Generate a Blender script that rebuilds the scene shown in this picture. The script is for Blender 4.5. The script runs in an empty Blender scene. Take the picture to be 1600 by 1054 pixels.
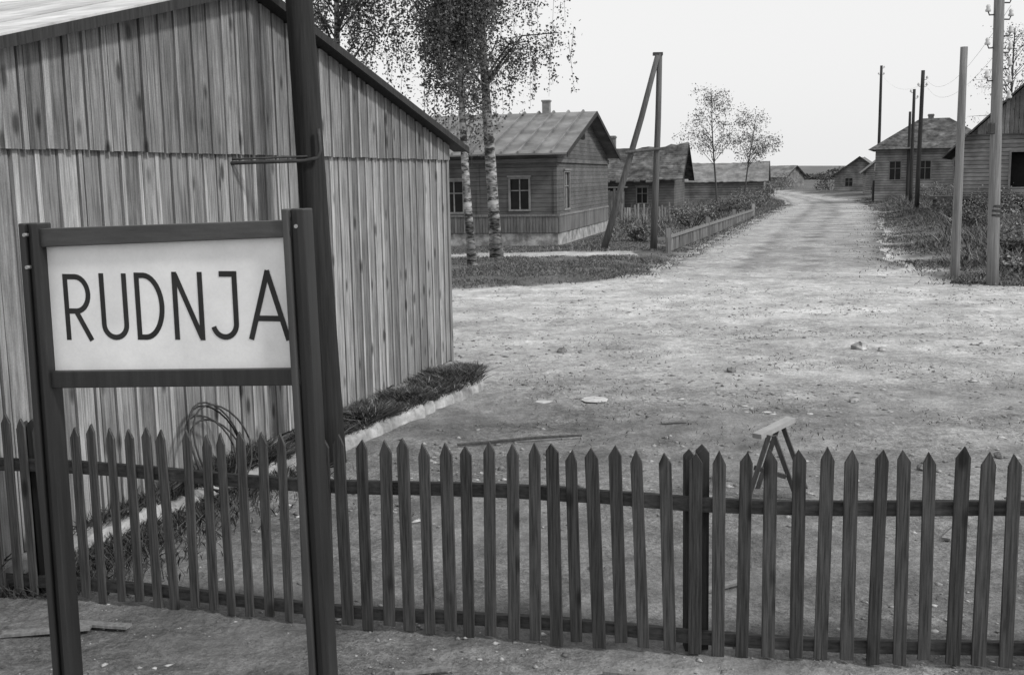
import bpy, math, random
import numpy as np
from mathutils import Vector, Matrix, noise as mnoise
random.seed(7); RNG=np.random.default_rng(7)
scene=bpy.context.scene; COL=scene.collection
# ---------------------------------------------------------------- camera
P=math.atan(250/1700); R=math.radians(1.0)
cd=bpy.data.cameras.new("camera"); cam=bpy.data.objects.new("camera",cd); COL.objects.link(cam)
cd.sensor_width=36; cd.lens=1700/1600*36; cd.clip_end=5000
cam.matrix_world=Matrix.Translation((0,0,2.6))@Matrix.Rotation(math.pi/2-P,4,'X')@Matrix.Rotation(-R,4,'Z')
scene.camera=cam
scene.view_settings.view_transform='Standard'; scene.view_settings.look='None'; scene.view_settings.exposure=0
# ---------------------------------------------------------------- world + sun
SUN_EL=math.radians(42); SUN_AZ=math.radians(122)   # azimuth clockwise from +Y
w=bpy.data.worlds.new("World"); scene.world=w; w.use_nodes=True
nt=w.node_tree; nt.nodes.clear()
sky=nt.nodes.new('ShaderNodeTexSky'); sky.sky_type='NISHITA'; sky.sun_disc=False
sky.sun_elevation=SUN_EL; sky.sun_rotation=SUN_AZ; sky.dust_density=4.0; sky.air_density=1.5
bw=nt.nodes.new('ShaderNodeRGBToBW'); mx=nt.nodes.new('ShaderNodeMix'); mx.data_type='FLOAT'
mx.inputs[0].default_value=0.80; mx.inputs[3].default_value=9.2
bg=nt.nodes.new('ShaderNodeBackground'); bg.inputs[1].default_value=0.112
ow=nt.nodes.new('ShaderNodeOutputWorld')
nt.links.new(sky.outputs[0],bw.inputs[0]); nt.links.new(bw.outputs[0],mx.inputs[2])
nt.links.new(mx.outputs[0],bg.inputs[0]); nt.links.new(bg.outputs[0],ow.inputs[0])
sd=bpy.data.lights.new("sun",'SUN'); sd.energy=2.3; sd.angle=math.radians(7); sd.color=(1,.995,.985)
so=bpy.data.objects.new("sun",sd); COL.objects.link(so)
sdir=Vector((math.sin(SUN_AZ)*math.cos(SUN_EL),math.cos(SUN_AZ)*math.cos(SUN_EL),math.sin(SUN_EL)))
so.rotation_euler=sdir.to_track_quat('Z','Y').to_euler(); so.location=(20,-10,30)
# ---------------------------------------------------------------- materials
def gm(name,lo,hi,scale=(1,1,1),nscale=5,detail=6,rough=.85,bump=.2,bdist=.01,isl=0.0,attr=None,knots=0,lines=None,spec=.25,blotch=0.0,grain=.12,edge=(.3,.7),gscale=90,bscale=1.1,grit=None):
    m=bpy.data.materials.new(name); m.use_nodes=True; n=m.node_tree.nodes; L=m.node_tree.links
    b=n['Principled BSDF']; b.inputs['Roughness'].default_value=rough; b.inputs['Specular IOR Level'].default_value=spec
    tc=n.new('ShaderNodeTexCoord'); mp=n.new('ShaderNodeMapping'); mp.inputs['Scale'].default_value=scale
    L.new(tc.outputs['Object'],mp.inputs[0])
    nz=n.new('ShaderNodeTexNoise'); nz.inputs['Scale'].default_value=nscale; nz.inputs['Detail'].default_value=detail; nz.inputs['Roughness'].default_value=.65
    L.new(mp.outputs[0],nz.inputs['Vector'])
    def math_(op,a,b_=None,c=None,clamp=False):
        x=n.new('ShaderNodeMath'); x.operation=op; x.use_clamp=clamp
        for i,v in enumerate((a,b_,c)):
            if v is None: continue
            if isinstance(v,(int,float)): x.inputs[i].default_value=v
            else: L.new(v,x.inputs[i])
        return x.outputs[0]
    def rng(sock,a,b_,c,d):
        k=n.new('ShaderNodeMapRange'); k.inputs[1].default_value=a; k.inputs[2].default_value=b_; k.inputs[3].default_value=c; k.inputs[4].default_value=d
        L.new(sock,k.inputs[0]); return k.outputs[0]
    val=rng(nz.outputs['Fac'],edge[0],edge[1],lo,hi)
    if attr:
        at=n.new('ShaderNodeAttribute'); at.attribute_name=attr; val=math_('MULTIPLY',val,at.outputs['Fac'])
    if isl:
        g=n.new('ShaderNodeNewGeometry'); val=math_('MULTIPLY',val,math_('MULTIPLY_ADD',g.outputs['Random Per Island'],2*isl,1-isl))
        ad=n.new('ShaderNodeVectorMath'); ad.operation='ADD'; cb=n.new('ShaderNodeCombineXYZ')
        r2=math_('MULTIPLY',g.outputs['Random Per Island'],37.0)
        for i in range(3): L.new(r2,cb.inputs[i])
        L.new(mp.outputs[0],ad.inputs[0]); L.new(cb.outputs[0],ad.inputs[1]); L.new(ad.outputs[0],nz.inputs['Vector'])
    if knots:
        vo=n.new('ShaderNodeTexVoronoi'); vo.inputs['Scale'].default_value=knots
        mk=n.new('ShaderNodeMapping'); mk.inputs['Scale'].default_value=(1,1,.4); L.new(tc.outputs['Object'],mk.inputs[0]); L.new(mk.outputs[0],vo.inputs['Vector'])
        val=math_('MULTIPLY',val,rng(vo.outputs['Distance'],.10,.22,.30,1))
    if blotch:
        nb=n.new('ShaderNodeTexNoise'); nb.inputs['Scale'].default_value=bscale; nb.inputs['Detail'].default_value=4
        L.new(tc.outputs['Object'],nb.inputs['Vector'])
        val=math_('MULTIPLY',val,rng(nb.outputs['Fac'],.35,.65,1-blotch,1+blotch*.5))
    if lines:
        sp=n.new('ShaderNodeSeparateXYZ'); L.new(tc.outputs['Object'],sp.inputs[0])
        fr=math_('FRACT',math_('DIVIDE',sp.outputs[lines[0]],lines[1]))
        k=math_('GREATER_THAN',fr,lines[3]); val=math_('MULTIPLY',val,math_('MULTIPLY_ADD',k,lines[2],1-lines[2]))
        fl=math_('FLOOR',math_('DIVIDE',sp.outputs[lines[0]],lines[1]))
        wn=n.new('ShaderNodeTexWhiteNoise'); wn.noise_dimensions='1D'; L.new(fl,wn.inputs['W'])
        val=math_('MULTIPLY',val,math_('MULTIPLY_ADD',wn.outputs['Value'],.3,.85))
    if grain:
        ng=n.new('ShaderNodeTexNoise'); ng.inputs['Scale'].default_value=gscale; ng.inputs['Detail'].default_value=2
        L.new(tc.outputs['Object'],ng.inputs['Vector'])
        val=math_('MULTIPLY',val,math_('MULTIPLY_ADD',ng.outputs['Fac'],2*grain,1-grain))
    hgt=nz.outputs['Fac']
    if grit:
        pm=n.new('ShaderNodeTexNoise'); pm.inputs['Scale'].default_value=.7; pm.inputs['Detail'].default_value=3; L.new(tc.outputs['Object'],pm.inputs['Vector'])
        patch=rng(pm.outputs['Fac'],.40,.60,.5,1.0)
        for (gs_,dk,br) in grit:
            q=n.new('ShaderNodeTexNoise'); q.inputs['Scale'].default_value=gs_; q.inputs['Detail'].default_value=5; q.inputs['Roughness'].default_value=.75
            L.new(tc.outputs['Object'],q.inputs['Vector'])
            f=rng(q.outputs['Fac'],.39,.61,dk-1,br-1)
            val=math_('MULTIPLY',val,math_('ADD',math_('MULTIPLY',f,patch),1.0))
            hgt=math_('ADD',hgt,math_('MULTIPLY',math_('MULTIPLY',q.outputs['Fac'],patch),min(1.0,3.0/gs_)))
    cb2=n.new('ShaderNodeCombineColor')
    for i in range(3): L.new(val,cb2.inputs[i])
    L.new(cb2.outputs[0],b.inputs['Base Color'])
    if bump:
        bp=n.new('ShaderNodeBump'); bp.inputs['Strength'].default_value=bump; bp.inputs['Distance'].default_value=bdist
        L.new(hgt,bp.inputs['Height']); L.new(bp.outputs[0],b.inputs['Normal'])
    return m
M={}
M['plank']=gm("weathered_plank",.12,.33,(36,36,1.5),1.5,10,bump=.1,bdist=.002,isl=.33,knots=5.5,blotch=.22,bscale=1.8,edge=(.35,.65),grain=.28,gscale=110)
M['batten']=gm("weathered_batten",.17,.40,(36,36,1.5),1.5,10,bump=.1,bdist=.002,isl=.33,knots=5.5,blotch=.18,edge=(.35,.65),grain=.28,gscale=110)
M['plank_dull']=gm("darker_plank",.09,.27,(36,36,1.5),1.5,10,bump=.1,bdist=.002,isl=.34,knots=5.5,blotch=.22,bscale=1.8,edge=(.35,.65),grain=.28,gscale=110)  # same plank grain in a darker tone, for gable boarding
M['batten_dull']=gm("darker_batten",.12,.32,(36,36,1.5),1.5,10,bump=.1,bdist=.002,isl=.34,knots=5.5,blotch=.18,edge=(.35,.65),grain=.28,gscale=110)  # batten to match, also darker in tone
M['dark_wood']=gm("tarred_wood",.016,.045,(20,20,1.2),2,6,bump=.4,rough=.75,isl=.1)
M['picket']=gm("stained_picket",.020,.072,(50,50,1.8),2,9,bump=.4,bdist=.004,rough=.75,isl=.38,knots=7,edge=(.36,.64))
M['rail']=gm("rail_wood",.02,.08,(1.5,20,20),2,5,bump=.4,isl=.15)
M['paint_dark']=gm("dark_painted_steel",.012,.032,(9,9,.5),3,6,bump=.15,rough=.45,spec=.45,blotch=.25)
M['paint_mid']=gm("worn_grey_paint",.035,.075,(.9,9,9),3,6,bump=.1,rough=.5,spec=.45,blotch=.2,bscale=3)
M['paint_flange']=gm("lit_flange_paint",.03,.07,(9,9,.5),3,6,bump=.1,rough=.5,spec=.45,blotch=.25)  # paler tone paints in the light on the flange facing left
M['board']=gm("white_enamel_board",.70,.84,(1,1,1),2.2,5,bump=.05,rough=.3,spec=.5,blotch=.12,grain=.06,bscale=3)
M['ink']=gm("black_letter_paint",.018,.03,(1,1,1),8,3,bump=.05,rough=.5,grain=.03)
M['tar_pole']=gm("creosoted_pole",.010,.032,(16,16,.7),2,6,bump=.6,rough=.8)
M['grey_pole']=gm("silvered_pole",.11,.26,(16,16,.7),2,6,bump=.6)
M['strut_pole']=gm("greyed_strut_pole",.06,.14,(16,16,.7),2,6,bump=.6)
M['mid_pole']=gm("weathered_pole",.04,.10,(16,16,.7),2,6,bump=.6)
M['iron']=gm("rusty_iron",.03,.06,(1,1,1),20,4,bump=.2,rough=.6)
M['roof_pale']=gm("pale_sheet_roof",.36,.62,(2,.4,2),3,6,bump=.1,rough=.6,isl=.18,blotch=.2)
M['roof_metal']=gm("old_sheet_metal_roof",.13,.24,(1,1,1),1.4,7,bump=.15,rough=.6,blotch=.3)
M['roof_dark']=gm("mossy_shingle_roof",.035,.16,(1,1,1),2.4,9,bump=.6,bdist=.05,blotch=.45,lines=(2,.12,.35,.2),edge=(.36,.64))
M['roof_light']=gm("light_shingle_roof",.12,.25,(1,1,1),3,8,bump=.5,blotch=.35)
M['siding']=gm("horizontal_siding",.085,.16,(1.2,1.2,12),2,5,lines=(2,.16,.5,.16),blotch=.25)
M['siding_pale']=gm("pale_horizontal_siding",.13,.28,(1.2,1.2,12),2,6,lines=(2,.2,.65,.2),blotch=.38)
M['vboards']=gm("vertical_boards",.10,.22,(12,12,1),2,5,blotch=.2,isl=.3)
M['trim']=gm("chalky_white_trim",.24,.36,(1,1,1),6,4)
M['trim_house']=gm("weathered_window_trim",.17,.28,(1,1,1),6,4)
M['trim_white']=gm("white_notice",.5,.6,(1,1,1),6,4)
M['trim_grey']=gm("grey_trim",.13,.22,(1,1,1),6,4)
M['glass']=gm("dark_window_glass",.010,.02,(1,1,1),3,2,rough=.35,spec=.2,bump=0)
M['void']=gm("unlit_black",.006,.012,(1,1,1),3,2,bump=0)  # near-black colour stands in for unlit depth in openings and gaps
M['lime']=gm("limewashed_stone",.20,.48,(1,1,1),7,8,bump=.8,bdist=.03,blotch=.45,bscale=3)
M['brick']=gm("sooty_brick",.10,.22,(1,1,1),9,5,bump=.4)
M['grass']=gm("grass",.04,.09,(1,1,1),.8,3,bump=0,isl=.65,rough=.8)
M['grass_mid']=gm("meadow_grass",.08,.18,(1,1,1),.8,3,bump=0,isl=.6,rough=.8)
M['grass_dry']=gm("dry_grass",.16,.29,(1,1,1),.8,3,bump=0,isl=.5,rough=.8)
M['leaf']=gm("leaves",.05,.13,(1,1,1),.9,3,bump=0,isl=.45,rough=.7)
M['leaf_pale']=gm("pale_leaves",.11,.24,(1,1,1),.9,3,bump=0,isl=.45,rough=.7)
M['bark_birch']=gm("birch_bark",.03,.36,(2.2,2.2,7),1.3,7,bump=.3,edge=(.42,.58),blotch=.65,bscale=1.3)
M['bark']=gm("brown_bark",.04,.1,(6,6,1),3,5,bump=.5)
M['stone']=gm("stones",.14,.38,(1,1,1),30,3,bump=.4,isl=.4)
M['scrap']=gm("pale_scrap",.36,.55,(1,1,1),9,4,bump=.2)
M['porcelain']=gm("porcelain",.45,.55,(1,1,1),9,4,bump=0,rough=.3)
M['ground']=gm("packed_earth",.72,1.24,(1,1,1),2.6,14,bump=1.0,bdist=.11,attr="tone",blotch=.22,grain=0,bscale=.9,grit=((9,.70,1.22),(34,.66,1.26),(95,.8,1.16)))
M['road']=gm("sandy_road",.74,1.22,(1,1,1),2.0,14,bump=.9,bdist=.11,attr="tone",blotch=.2,grain=0,bscale=.7,grit=((6,.68,1.22),(22,.68,1.24)))
M['hill']=gm("far_fields",.10,.16,(.02,.02,.02),1,4,bump=0,grain=0)
# ---------------------------------------------------------------- mesh helper
BOXF=[(0,3,2,1),(4,5,6,7),(0,1,5,4),(1,2,6,5),(2,3,7,6),(3,0,4,7)]
class MB:
    def __init__(s): s.v=[]; s.f=[]; s.m=[]
    def add(s,vs,fs,mi=0):
        o=len(s.v); s.v+= [tuple(p) for p in vs]; s.f+=[tuple(i+o for i in f) for f in fs]; s.m+=[mi]*len(fs); return s
    def box(s,x0,x1,y0,y1,z0,z1,mi=0):
        return s.add([(x0,y0,z0),(x1,y0,z0),(x1,y1,z0),(x0,y1,z0),(x0,y0,z1),(x1,y0,z1),(x1,y1,z1),(x0,y1,z1)],BOXF,mi)
    def beam(s,p0,p1,wd,ht,up=(0,0,1),mi=0):
        p0=Vector(p0);p1=Vector(p1);d=(p1-p0).normalized();u=Vector(up); sdv=d.cross(u)
        if sdv.length<1e-4: sdv=d.cross(Vector((1,0,0)))
        sdv.normalize(); u2=sdv.cross(d).normalized(); a=sdv*wd/2; b=u2*ht/2
        return s.add([p0-a-b,p0+a-b,p0+a+b,p0-a+b,p1-a-b,p1+a-b,p1+a+b,p1-a+b],BOXF,mi)
    def prism(s,poly,ext,mi=0):
        n=len(poly); e=Vector(ext); a=[Vector(p) for p in poly]; b=[p+e for p in a]
        return s.add(a+b,[tuple(range(n))[::-1],tuple(range(n,2*n))]+[(i,(i+1)%n,n+(i+1)%n,n+i) for i in range(n)],mi)
    def tube(s,pts,rad,n=8,mi=0,cap=True,wob=0):
        pts=[Vector(p) for p in pts]; rings=[]
        if not hasattr(rad,'__len__'): rad=[rad]*len(pts)
        prev=None
        for i,p in enumerate(pts):
            d=(pts[min(i+1,len(pts)-1)]-pts[max(i-1,0)]).normalized()
            if prev is None:
                a=d.cross(Vector((0,1,0))); 
                if a.length<1e-3: a=d.cross(Vector((1,0,0)))
            else: a=prev-d*prev.dot(d)
            a.normalize(); prev=a; b=d.cross(a)
            rings.append([p+(a*math.cos(t)+b*math.sin(t))*rad[i]*(1+wob*(random.random()-.5)) for t in [2*math.pi*k/n for k in range(n)]])
        vs=[q for r in rings for q in r]; fs=[]
        for i in range(len(pts)-1):
            for k in range(n): fs.append((i*n+k,i*n+(k+1)%n,(i+1)*n+(k+1)%n,(i+1)*n+k))
        if cap: fs.append(tuple(range(n))[::-1]); fs.append(tuple(range((len(pts)-1)*n,len(pts)*n)))
        return s.add(vs,fs,mi)
    def obj(s,name,mats,parent=None,smooth=False,bevel=0):
        me=bpy.data.meshes.new(name); me.from_pydata(s.v,[],s.f); 
        if not isinstance(mats,(list,tuple)): mats=[mats]
        for m in mats: me.materials.append(M[m] if isinstance(m,str) else m)
        me.polygons.foreach_set('material_index',s.m)
        if smooth: me.polygons.foreach_set('use_smooth',[True]*len(me.polygons))
        me.update()
        o=bpy.data.objects.new(name,me); COL.objects.link(o)
        if parent: o.parent=parent
        if bevel:
            b=o.modifiers.new("bevel",'BEVEL'); b.width=bevel; b.segments=2; b.limit_method='ANGLE'
        return o
def thing(name,label,cat,loc=(0,0,0),rz=0,group=None):
    e=bpy.data.objects.new(name,None); COL.objects.link(e); e.location=loc; e.rotation_euler=(0,0,rz); e.empty_display_size=.2
    e["label"]=label; e["category"]=cat
    if group: e["group"]=group
    return e
def tag(o,label=None,cat=None,group=None,kind=None):
    if label:o["label"]=label
    if cat:o["category"]=cat
    if group:o["group"]=group
    if kind:o["kind"]=kind
    return o
def rawmesh(name,V,Fc,mat,smooth=False):
    me=bpy.data.meshes.new(name); V=np.asarray(V,dtype=np.float32).reshape(-1,3); Fc=np.asarray(Fc,dtype=np.int32); k=Fc.shape[1]
    me.vertices.add(len(V)); me.vertices.foreach_set('co',V.ravel())
    me.loops.add(Fc.size); me.loops.foreach_set('vertex_index',Fc.ravel())
    me.polygons.add(len(Fc)); me.polygons.foreach_set('loop_start',np.arange(0,Fc.size,k,dtype=np.int32))
    if smooth: me.polygons.foreach_set('use_smooth',[True]*len(Fc))
    me.materials.append(M[mat]); me.update(calc_edges=True); me.validate()
    o=bpy.data.objects.new(name,me); COL.objects.link(o); return o
# ---------------------------------------------------------------- terrain
def lerp_list(pts,y):
    if y<=pts[0][1]: return pts[0][0]
    for (x0,y0),(x1,y1) in zip(pts,pts[1:]):
        if y<=y1: return x0+(x1-x0)*(y-y0)/(y1-y0)
    (x0,y0),(x1,y1)=pts[-2:]; return x1+(x1-x0)/(y1-y0)*(y-y1)
RL=[(-1.8,25.4),(.95,26.3),(3.35,28.4),(5.3,34),(8.6,45),(14.5,64),(22.5,89),(28.5,115),(36,170)]
RR=[(13.5,23.2),(10.2,24.8),(10.6,28),(11.7,33.4),(15.2,44),(23.2,68),(29.5,92),(33,115),(40,170)]
def fbm(x,y,s,o=3): return mnoise.fractal(Vector((x*s,y*s,3.1)),1.0,2.0,o)
def smooth(a,b,x): t=min(1,max(0,(x-a)/(b-a))); return t*t*(3-2*t)
def gz(x,y):
    z=0
    if y>24:
        rr=lerp_list(RR,y); z+=.30*smooth(rr,rr+3,x)*smooth(25,30,y)
        rl=lerp_list(RL,y) if y>25.4 else -50
        z+=.10*smooth(rl,rl-1.5,x) if x<rl else 0
    if y<40: z+=.030*fbm(x,y,.8)+.018*fbm(x,y,3.2)
    return z
def basetone(x,y):
    n=fbm(x,y,.3,4); n2=fbm(x*0.4,y,1.0,4); n3=fbm(x,y,2.2)
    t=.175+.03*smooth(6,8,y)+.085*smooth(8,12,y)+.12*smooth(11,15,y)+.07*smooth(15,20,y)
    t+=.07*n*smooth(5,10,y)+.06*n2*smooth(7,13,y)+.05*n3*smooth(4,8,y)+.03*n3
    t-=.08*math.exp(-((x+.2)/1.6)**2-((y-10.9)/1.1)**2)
    for off in (-.75,.75):
        xc=8.2+off-.10*(20-y)**2*.12 if y<30 else 999
        t+=.05*math.exp(-((x-xc)/.25)**2)*smooth(10,14,y)
    return t
def tone(x,y):
    t=basetone(x,y)
    if y<5.8:
        n2=fbm(x*.5+9,y*1.5,.9,4)
        t=.20+.12*n2+.26*smooth(.0,.26,n2+.12)*smooth(5.6,5.0,y)+.06*fbm(x,y,3)
    if y>24:
        rr=lerp_list(RR,y); rl=lerp_list(RL,y)
        g=0
        if y>25: g=max(g,smooth(rl+.35,rl-.6,x+.5*fbm(x,y,.8))*smooth(25,26.2,y+.5*fbm(x,y,.7)))
        g=max(g,smooth(rr-.4,rr+.9,x+.6*fbm(x,y,.6)))
        path=smooth(33.6,34.6,y)*smooth(37,36.2,y) if x<4 else 0
        g*=1-path*.95
        t=t*(1-g)+(.12+.07*fbm(x,y,.7))*g
    return max(.03,t)
xs=np.concatenate([[-2500,-1200,-600,-300,-150,-90,-60,-40],np.arange(-30,-6,1.0),np.arange(-6,12,.12),np.arange(12,30,.5),np.arange(30,60,2),[70,90,130,200,400,800,1500,2500]])
ys=np.concatenate([[-60,-20,-8,-2,0,2],np.arange(3.2,20,.10),np.arange(20,40,.2),np.arange(40,80,.8),np.arange(80,170,3),[180,220,300,450,700,1100,1800,3000]])
V=[];T=[]
for y in ys:
    for x in xs:
        x_=float(x);y_=float(y)
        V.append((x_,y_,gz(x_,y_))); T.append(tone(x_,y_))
nx=len(xs); I=np.arange(len(ys)-1)[:,None]*nx+np.arange(nx-1)[None,:]; I=I.ravel()
gr=rawmesh("ground",V,np.stack([I,I+1,I+1+nx,I+nx],1),'ground',True)
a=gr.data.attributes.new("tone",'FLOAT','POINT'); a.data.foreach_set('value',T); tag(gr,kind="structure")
V=[];T=[];yy=np.concatenate([np.arange(26.5,60,.22),np.arange(60,170,.9)]);K=50
for y in yy:
    y=float(y); l=lerp_list(RL,y)+.35*fbm(1,y,.5)+.15*fbm(2,y,2); r=lerp_list(RR,y)+.4*fbm(9,y,.4)+.15*fbm(5,y,2)
    w1=.36+.03*fbm(0,y,.2); w2_=.60+.03*fbm(7,y,.2)
    for k in range(K+1):
        t=k/K; x=l+(r-l)*t; s0=smooth(27.0,30.5,y)
        edge=smooth(0,.06,t)*smooth(1,.94,t)
        V.append((x,y,gz(x,y)-.05+.085*s0*edge+.01*edge*s0*math.sin(math.pi*t)))
        rb=.6+.4*smooth(-.2,.25,fbm(3,y,.35))
        rut=-.15*rb*(math.exp(-((t-w1)/.05)**2)+math.exp(-((t-w2_)/.06)**2))-.07*rb*math.exp(-((t-.48)/.10)**2)
        tr=.39+rut+.09*fbm(x,y,.5)+.08*fbm(x,y,1.3)-.18*(smooth(.14,0,t)+smooth(.86,1,t))-.11*smooth(.62,.75,t)*smooth(70,40,y)
        T.append(max(.08,tr*s0+basetone(x,y)*(1-s0)))
I=(np.arange(len(yy)-1)[:,None]*(K+1)+np.arange(K)[None,:]).ravel()
rd=rawmesh("road",V,np.stack([I,I+1,I+K+2,I+K+1],1),'road',True)
a=rd.data.attributes.new("tone",'FLOAT','POINT'); a.data.foreach_set('value',T); tag(rd,kind="structure")
mb=MB(); hp=[]
for i in range(61):
    x=-700+i*35; z=5+5*mnoise.noise(Vector((i*.13,0,0)))+1.5*mnoise.noise(Vector((i*.9,4,0))); hp.append((x,z))
vs=[];fs=[]
for x,z in hp: vs+=[(x,850,-1),(x,900,z),(x,1100,z+2),(x,1400,-2)]
for i in range(60):
    for k in range(3): fs.append((i*4+k,i*4+4+k,i*4+5+k,i*4+1+k))
mb.add(vs,fs); tag(mb.obj("hill",'hill',smooth=True),kind="structure")
# ---------------------------------------------------------------- grass generator
def blades(name,n,sampler,h,wd,mat,lean=.35,zf=gz):
    V=np.zeros((n,4,3),dtype=np.float32); c=0; tries=0
    while c<n and tries<n*12:
        tries+=1; q=sampler()
        if q is None: continue
        x,y,hs=q; z=zf(x,y); hh=h*hs*random.uniform(.45,1.15); a=random.uniform(0,6.283); ww=wd*random.uniform(.6,1.4)
        ca,sa=math.cos(a),math.sin(a); lx_,ly=random.gauss(0,lean)*hh,random.gauss(0,lean)*hh
        m=.5
        V[c]=[(x,y,z-.01),(x+lx_*.4-ca*ww/2,y+ly*.4-sa*ww/2,z+hh*m),(x+lx_,y+ly,z+hh),(x+lx_*.4+ca*ww/2,y+ly*.4+sa*ww/2,z+hh*m*1.05)]
        c+=1
    V=V[:c]; F=np.arange(c*4).reshape(c,4)
    return tag(rawmesh(name,V.reshape(-1,3),F,mat),kind="stuff")
def s_lawn():
    x=random.uniform(-8,6); y=random.uniform(25.2,34.2)
    if x>lerp_list(RL,max(y,25.4))+.6*fbm(x,y,.6)-.1: return None
    d=fbm(x,y,.5); 
    if d<-.15 and random.random()<.85: return None
    return x,y,.45+1.1*max(0,d)
blades("grass",32000,s_lawn,.12,.022,'grass_mid',lean=.7)
blades("faded_grass",4500,s_lawn,.13,.018,'grass_dry',lean=.7)
def s_left():
    y=36.3+(random.random()*64)**1.3/ (64**.3); l=lerp_list(RL,y); x=l-abs(random.gauss(0,1))*6-.1
    if 36<y<53 and x< 1.9+(y-39.9)*.258+.25 and y>39.6: return None
    if fbm(x,y,.4)<-.25: return None
    hs=.4+1.1*max(0,fbm(x,y,.3)+.3)*smooth(0,2.5,l-x)
    if y<54: hs*=.2+.4*smooth(44,54,y)
    return x,y,hs
blades("tall_grass",32000,s_left,.5,.035,'grass_mid',lean=.6)
blades("seeding_grass",8000,s_left,.65,.025,'grass_dry',lean=.35)
def s_right():
    y=24+ (random.random()**1.6)*75; r=lerp_list(RR,y)+.35*fbm(3,y,.5); x=r+random.random()**1.3*16
    d=fbm(x,y,.45)
    if d<-.3: return None
    return x,y,(.25+.75*smooth(0,3,x-r))*(.3+1.5*max(0,d+.2))
blades("weeds",52000,s_right,.38,.030,'grass_mid',lean=.7)
blades("dark_weeds",12000,s_right,.36,.045,'grass',lean=.7)
blades("dry_grass",9000,s_right,.5,.020,'grass_dry',lean=.4)
def s_edge():
    if random.random()<.5:
        y=random.uniform(26,90); x=lerp_list(RL,y)+random.gauss(0.1,.4)
    else:
        y=random.uniform(24,80); x=lerp_list(RR,y)+random.gauss(-.1,.6)
    if fbm(x,y,.8)<-.05: return None
    return x,y,1
blades("edge_grass",6000,s_edge,.09,.03,'grass_mid',lean=.7)
# ---------------------------------------------------------------- warehouse
A0=Vector((-.85,14.51,0)); U=Vector((.314,.949,0)).normalized(); N=Vector((U.y,-U.x,0))
wh=thing("warehouse","wooden warehouse clad in upright weathered boards under low gable roof","building",A0,math.atan2(U.y,U.x))
SL=-9.9; SA=-4.84; ZA=4.30
def rooftop(s): return ZA-(s-SA)*.254 if s>SA else ZA-(SA-s)*.262
BD=8.5; EV=.34
mb=MB(); mb.box(SL,0,.0,BD,.05,2.86)
mb.prism([(SL,.0,2.862),(0,.0,2.862),(0,0,rooftop(0)-.03),(SA,0,ZA-.03),(SL,0,rooftop(SL)-.03)],(0,BD,0))
mb.obj("frame_wall",'void',wh)  # coloured near-black so the shadow lines between boards are painted in
rw=random.Random(4)
lb=MB(); s=0.0
while s>SL:
    bw_=rw.uniform(.105,.15); st=rw.uniform(.032,.06); z0=.18+rw.uniform(-.02,.02)
    pr=rw.uniform(0,.003); dz=rw.uniform(-.02,.02)
    lb.add([(s-bw_,-.024-pr,z0),(s,-.024-rw.uniform(0,.004),z0),(s,-.002,z0),(s-bw_,-.002,z0),(s-bw_+dz*.3,-.024-pr,2.87),(s+dz*.3,-.024-pr,2.87),(s+dz*.3,-.002,2.87),(s-bw_+dz*.3,-.002,2.87)],BOXF,0)
    s-=bw_+rw.uniform(.014,.023)
    dz=rw.uniform(-.005,.005)
    lb.add([(s-st,-.036,z0),(s,-.036,z0),(s,-.003,z0),(s-st,-.003,z0),(s-st+dz,-.036,2.865),(s+dz,-.036,2.865),(s+dz,-.003,2.865),(s-st+dz,-.003,2.865)],BOXF,1)
    s-=st+rw.uniform(.010,.018)
t=0
while t<BD:
    lb.box(.002,.026,t+.004,t+.17,.18,2.9); t+=.18
lb.box(-.03,.045,-.045,-.001,.15,2.86,1)
lb.obj("lower_boarding",['plank','batten'],wh)
gb=MB(); s=.02
while s>SL+.1:
    bw_=rw.uniform(.12,.165); st=rw.uniform(.035,.06); zl=2.842+rw.uniform(-.004,.004); yy0=-.066-rw.uniform(0,.003)
    a_,b_=s-bw_,s
    pts=[(a_,yy0,zl),(b_,yy0,zl)]
    if a_<SA<b_: pts+=[(b_,yy0,rooftop(b_)-.04),(SA,yy0,ZA-.04),(a_,yy0,rooftop(a_)-.04)]
    else: pts+=[(b_,yy0,rooftop(b_)-.04),(a_,yy0,rooftop(a_)-.04)]
    gb.prism(pts,(0,.022,0),0); s=a_-rw.uniform(.012,.020)
    gb.box(s-st,s,yy0-.010,yy0+.018,zl-rw.uniform(0,.006),min(rooftop(s),rooftop(s-st))-.045,1); s-=st+rw.uniform(.010,.017)
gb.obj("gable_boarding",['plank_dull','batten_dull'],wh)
mb=MB(); mb.box(SL,.02,-.041,-.003,2.872,2.93); mb.obj("overlap_shade",'void',wh)  # near-black strip, painted shade where the gable boards overlap the lower ones
rf=MB()
def slope(s0,s1,y0,y1,off,th,mi=0):
    z0=rooftop(s0)+off; z1=rooftop(s1)+off
    rf.prism([(s0,y0,z0),(s1,y0,z1),(s1,y0,z1+th),(s0,y0,z0+th)],(0,y1-y0,0),mi)
slope(SA,EV,-.2,BD+.3,0,.03); 
s1=SL-.45
y=-.2
while y<BD+.3:
    slope(s1,SA,y,y+.235,random.uniform(0,.008),.03); y+=.25
slope(s1,SA,-.18,BD+.28,-.03,.028)
roof=rf.obj("roof",'roof_pale',wh)
for (s0,s1_) in ((SA,EV),(SL-.45,SA)):
    vb=MB(); z0=rooftop(s0);z1=rooftop(s1_)
    vb.prism([(s0,-.23,z0-.055),(s1_,-.23,z1-.055),(s1_,-.23,z1+.022),(s0,-.23,z0+.022)],(0,.027,0))
    vb.prism([(s0,-.203,z0-.035),(s1_,-.203,z1-.035),(s1_,-.203,z1-.003),(s0,-.203,z0-.003)],(0,.2,0))
    vb.obj("verge_board",'dark_wood',wh)
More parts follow.
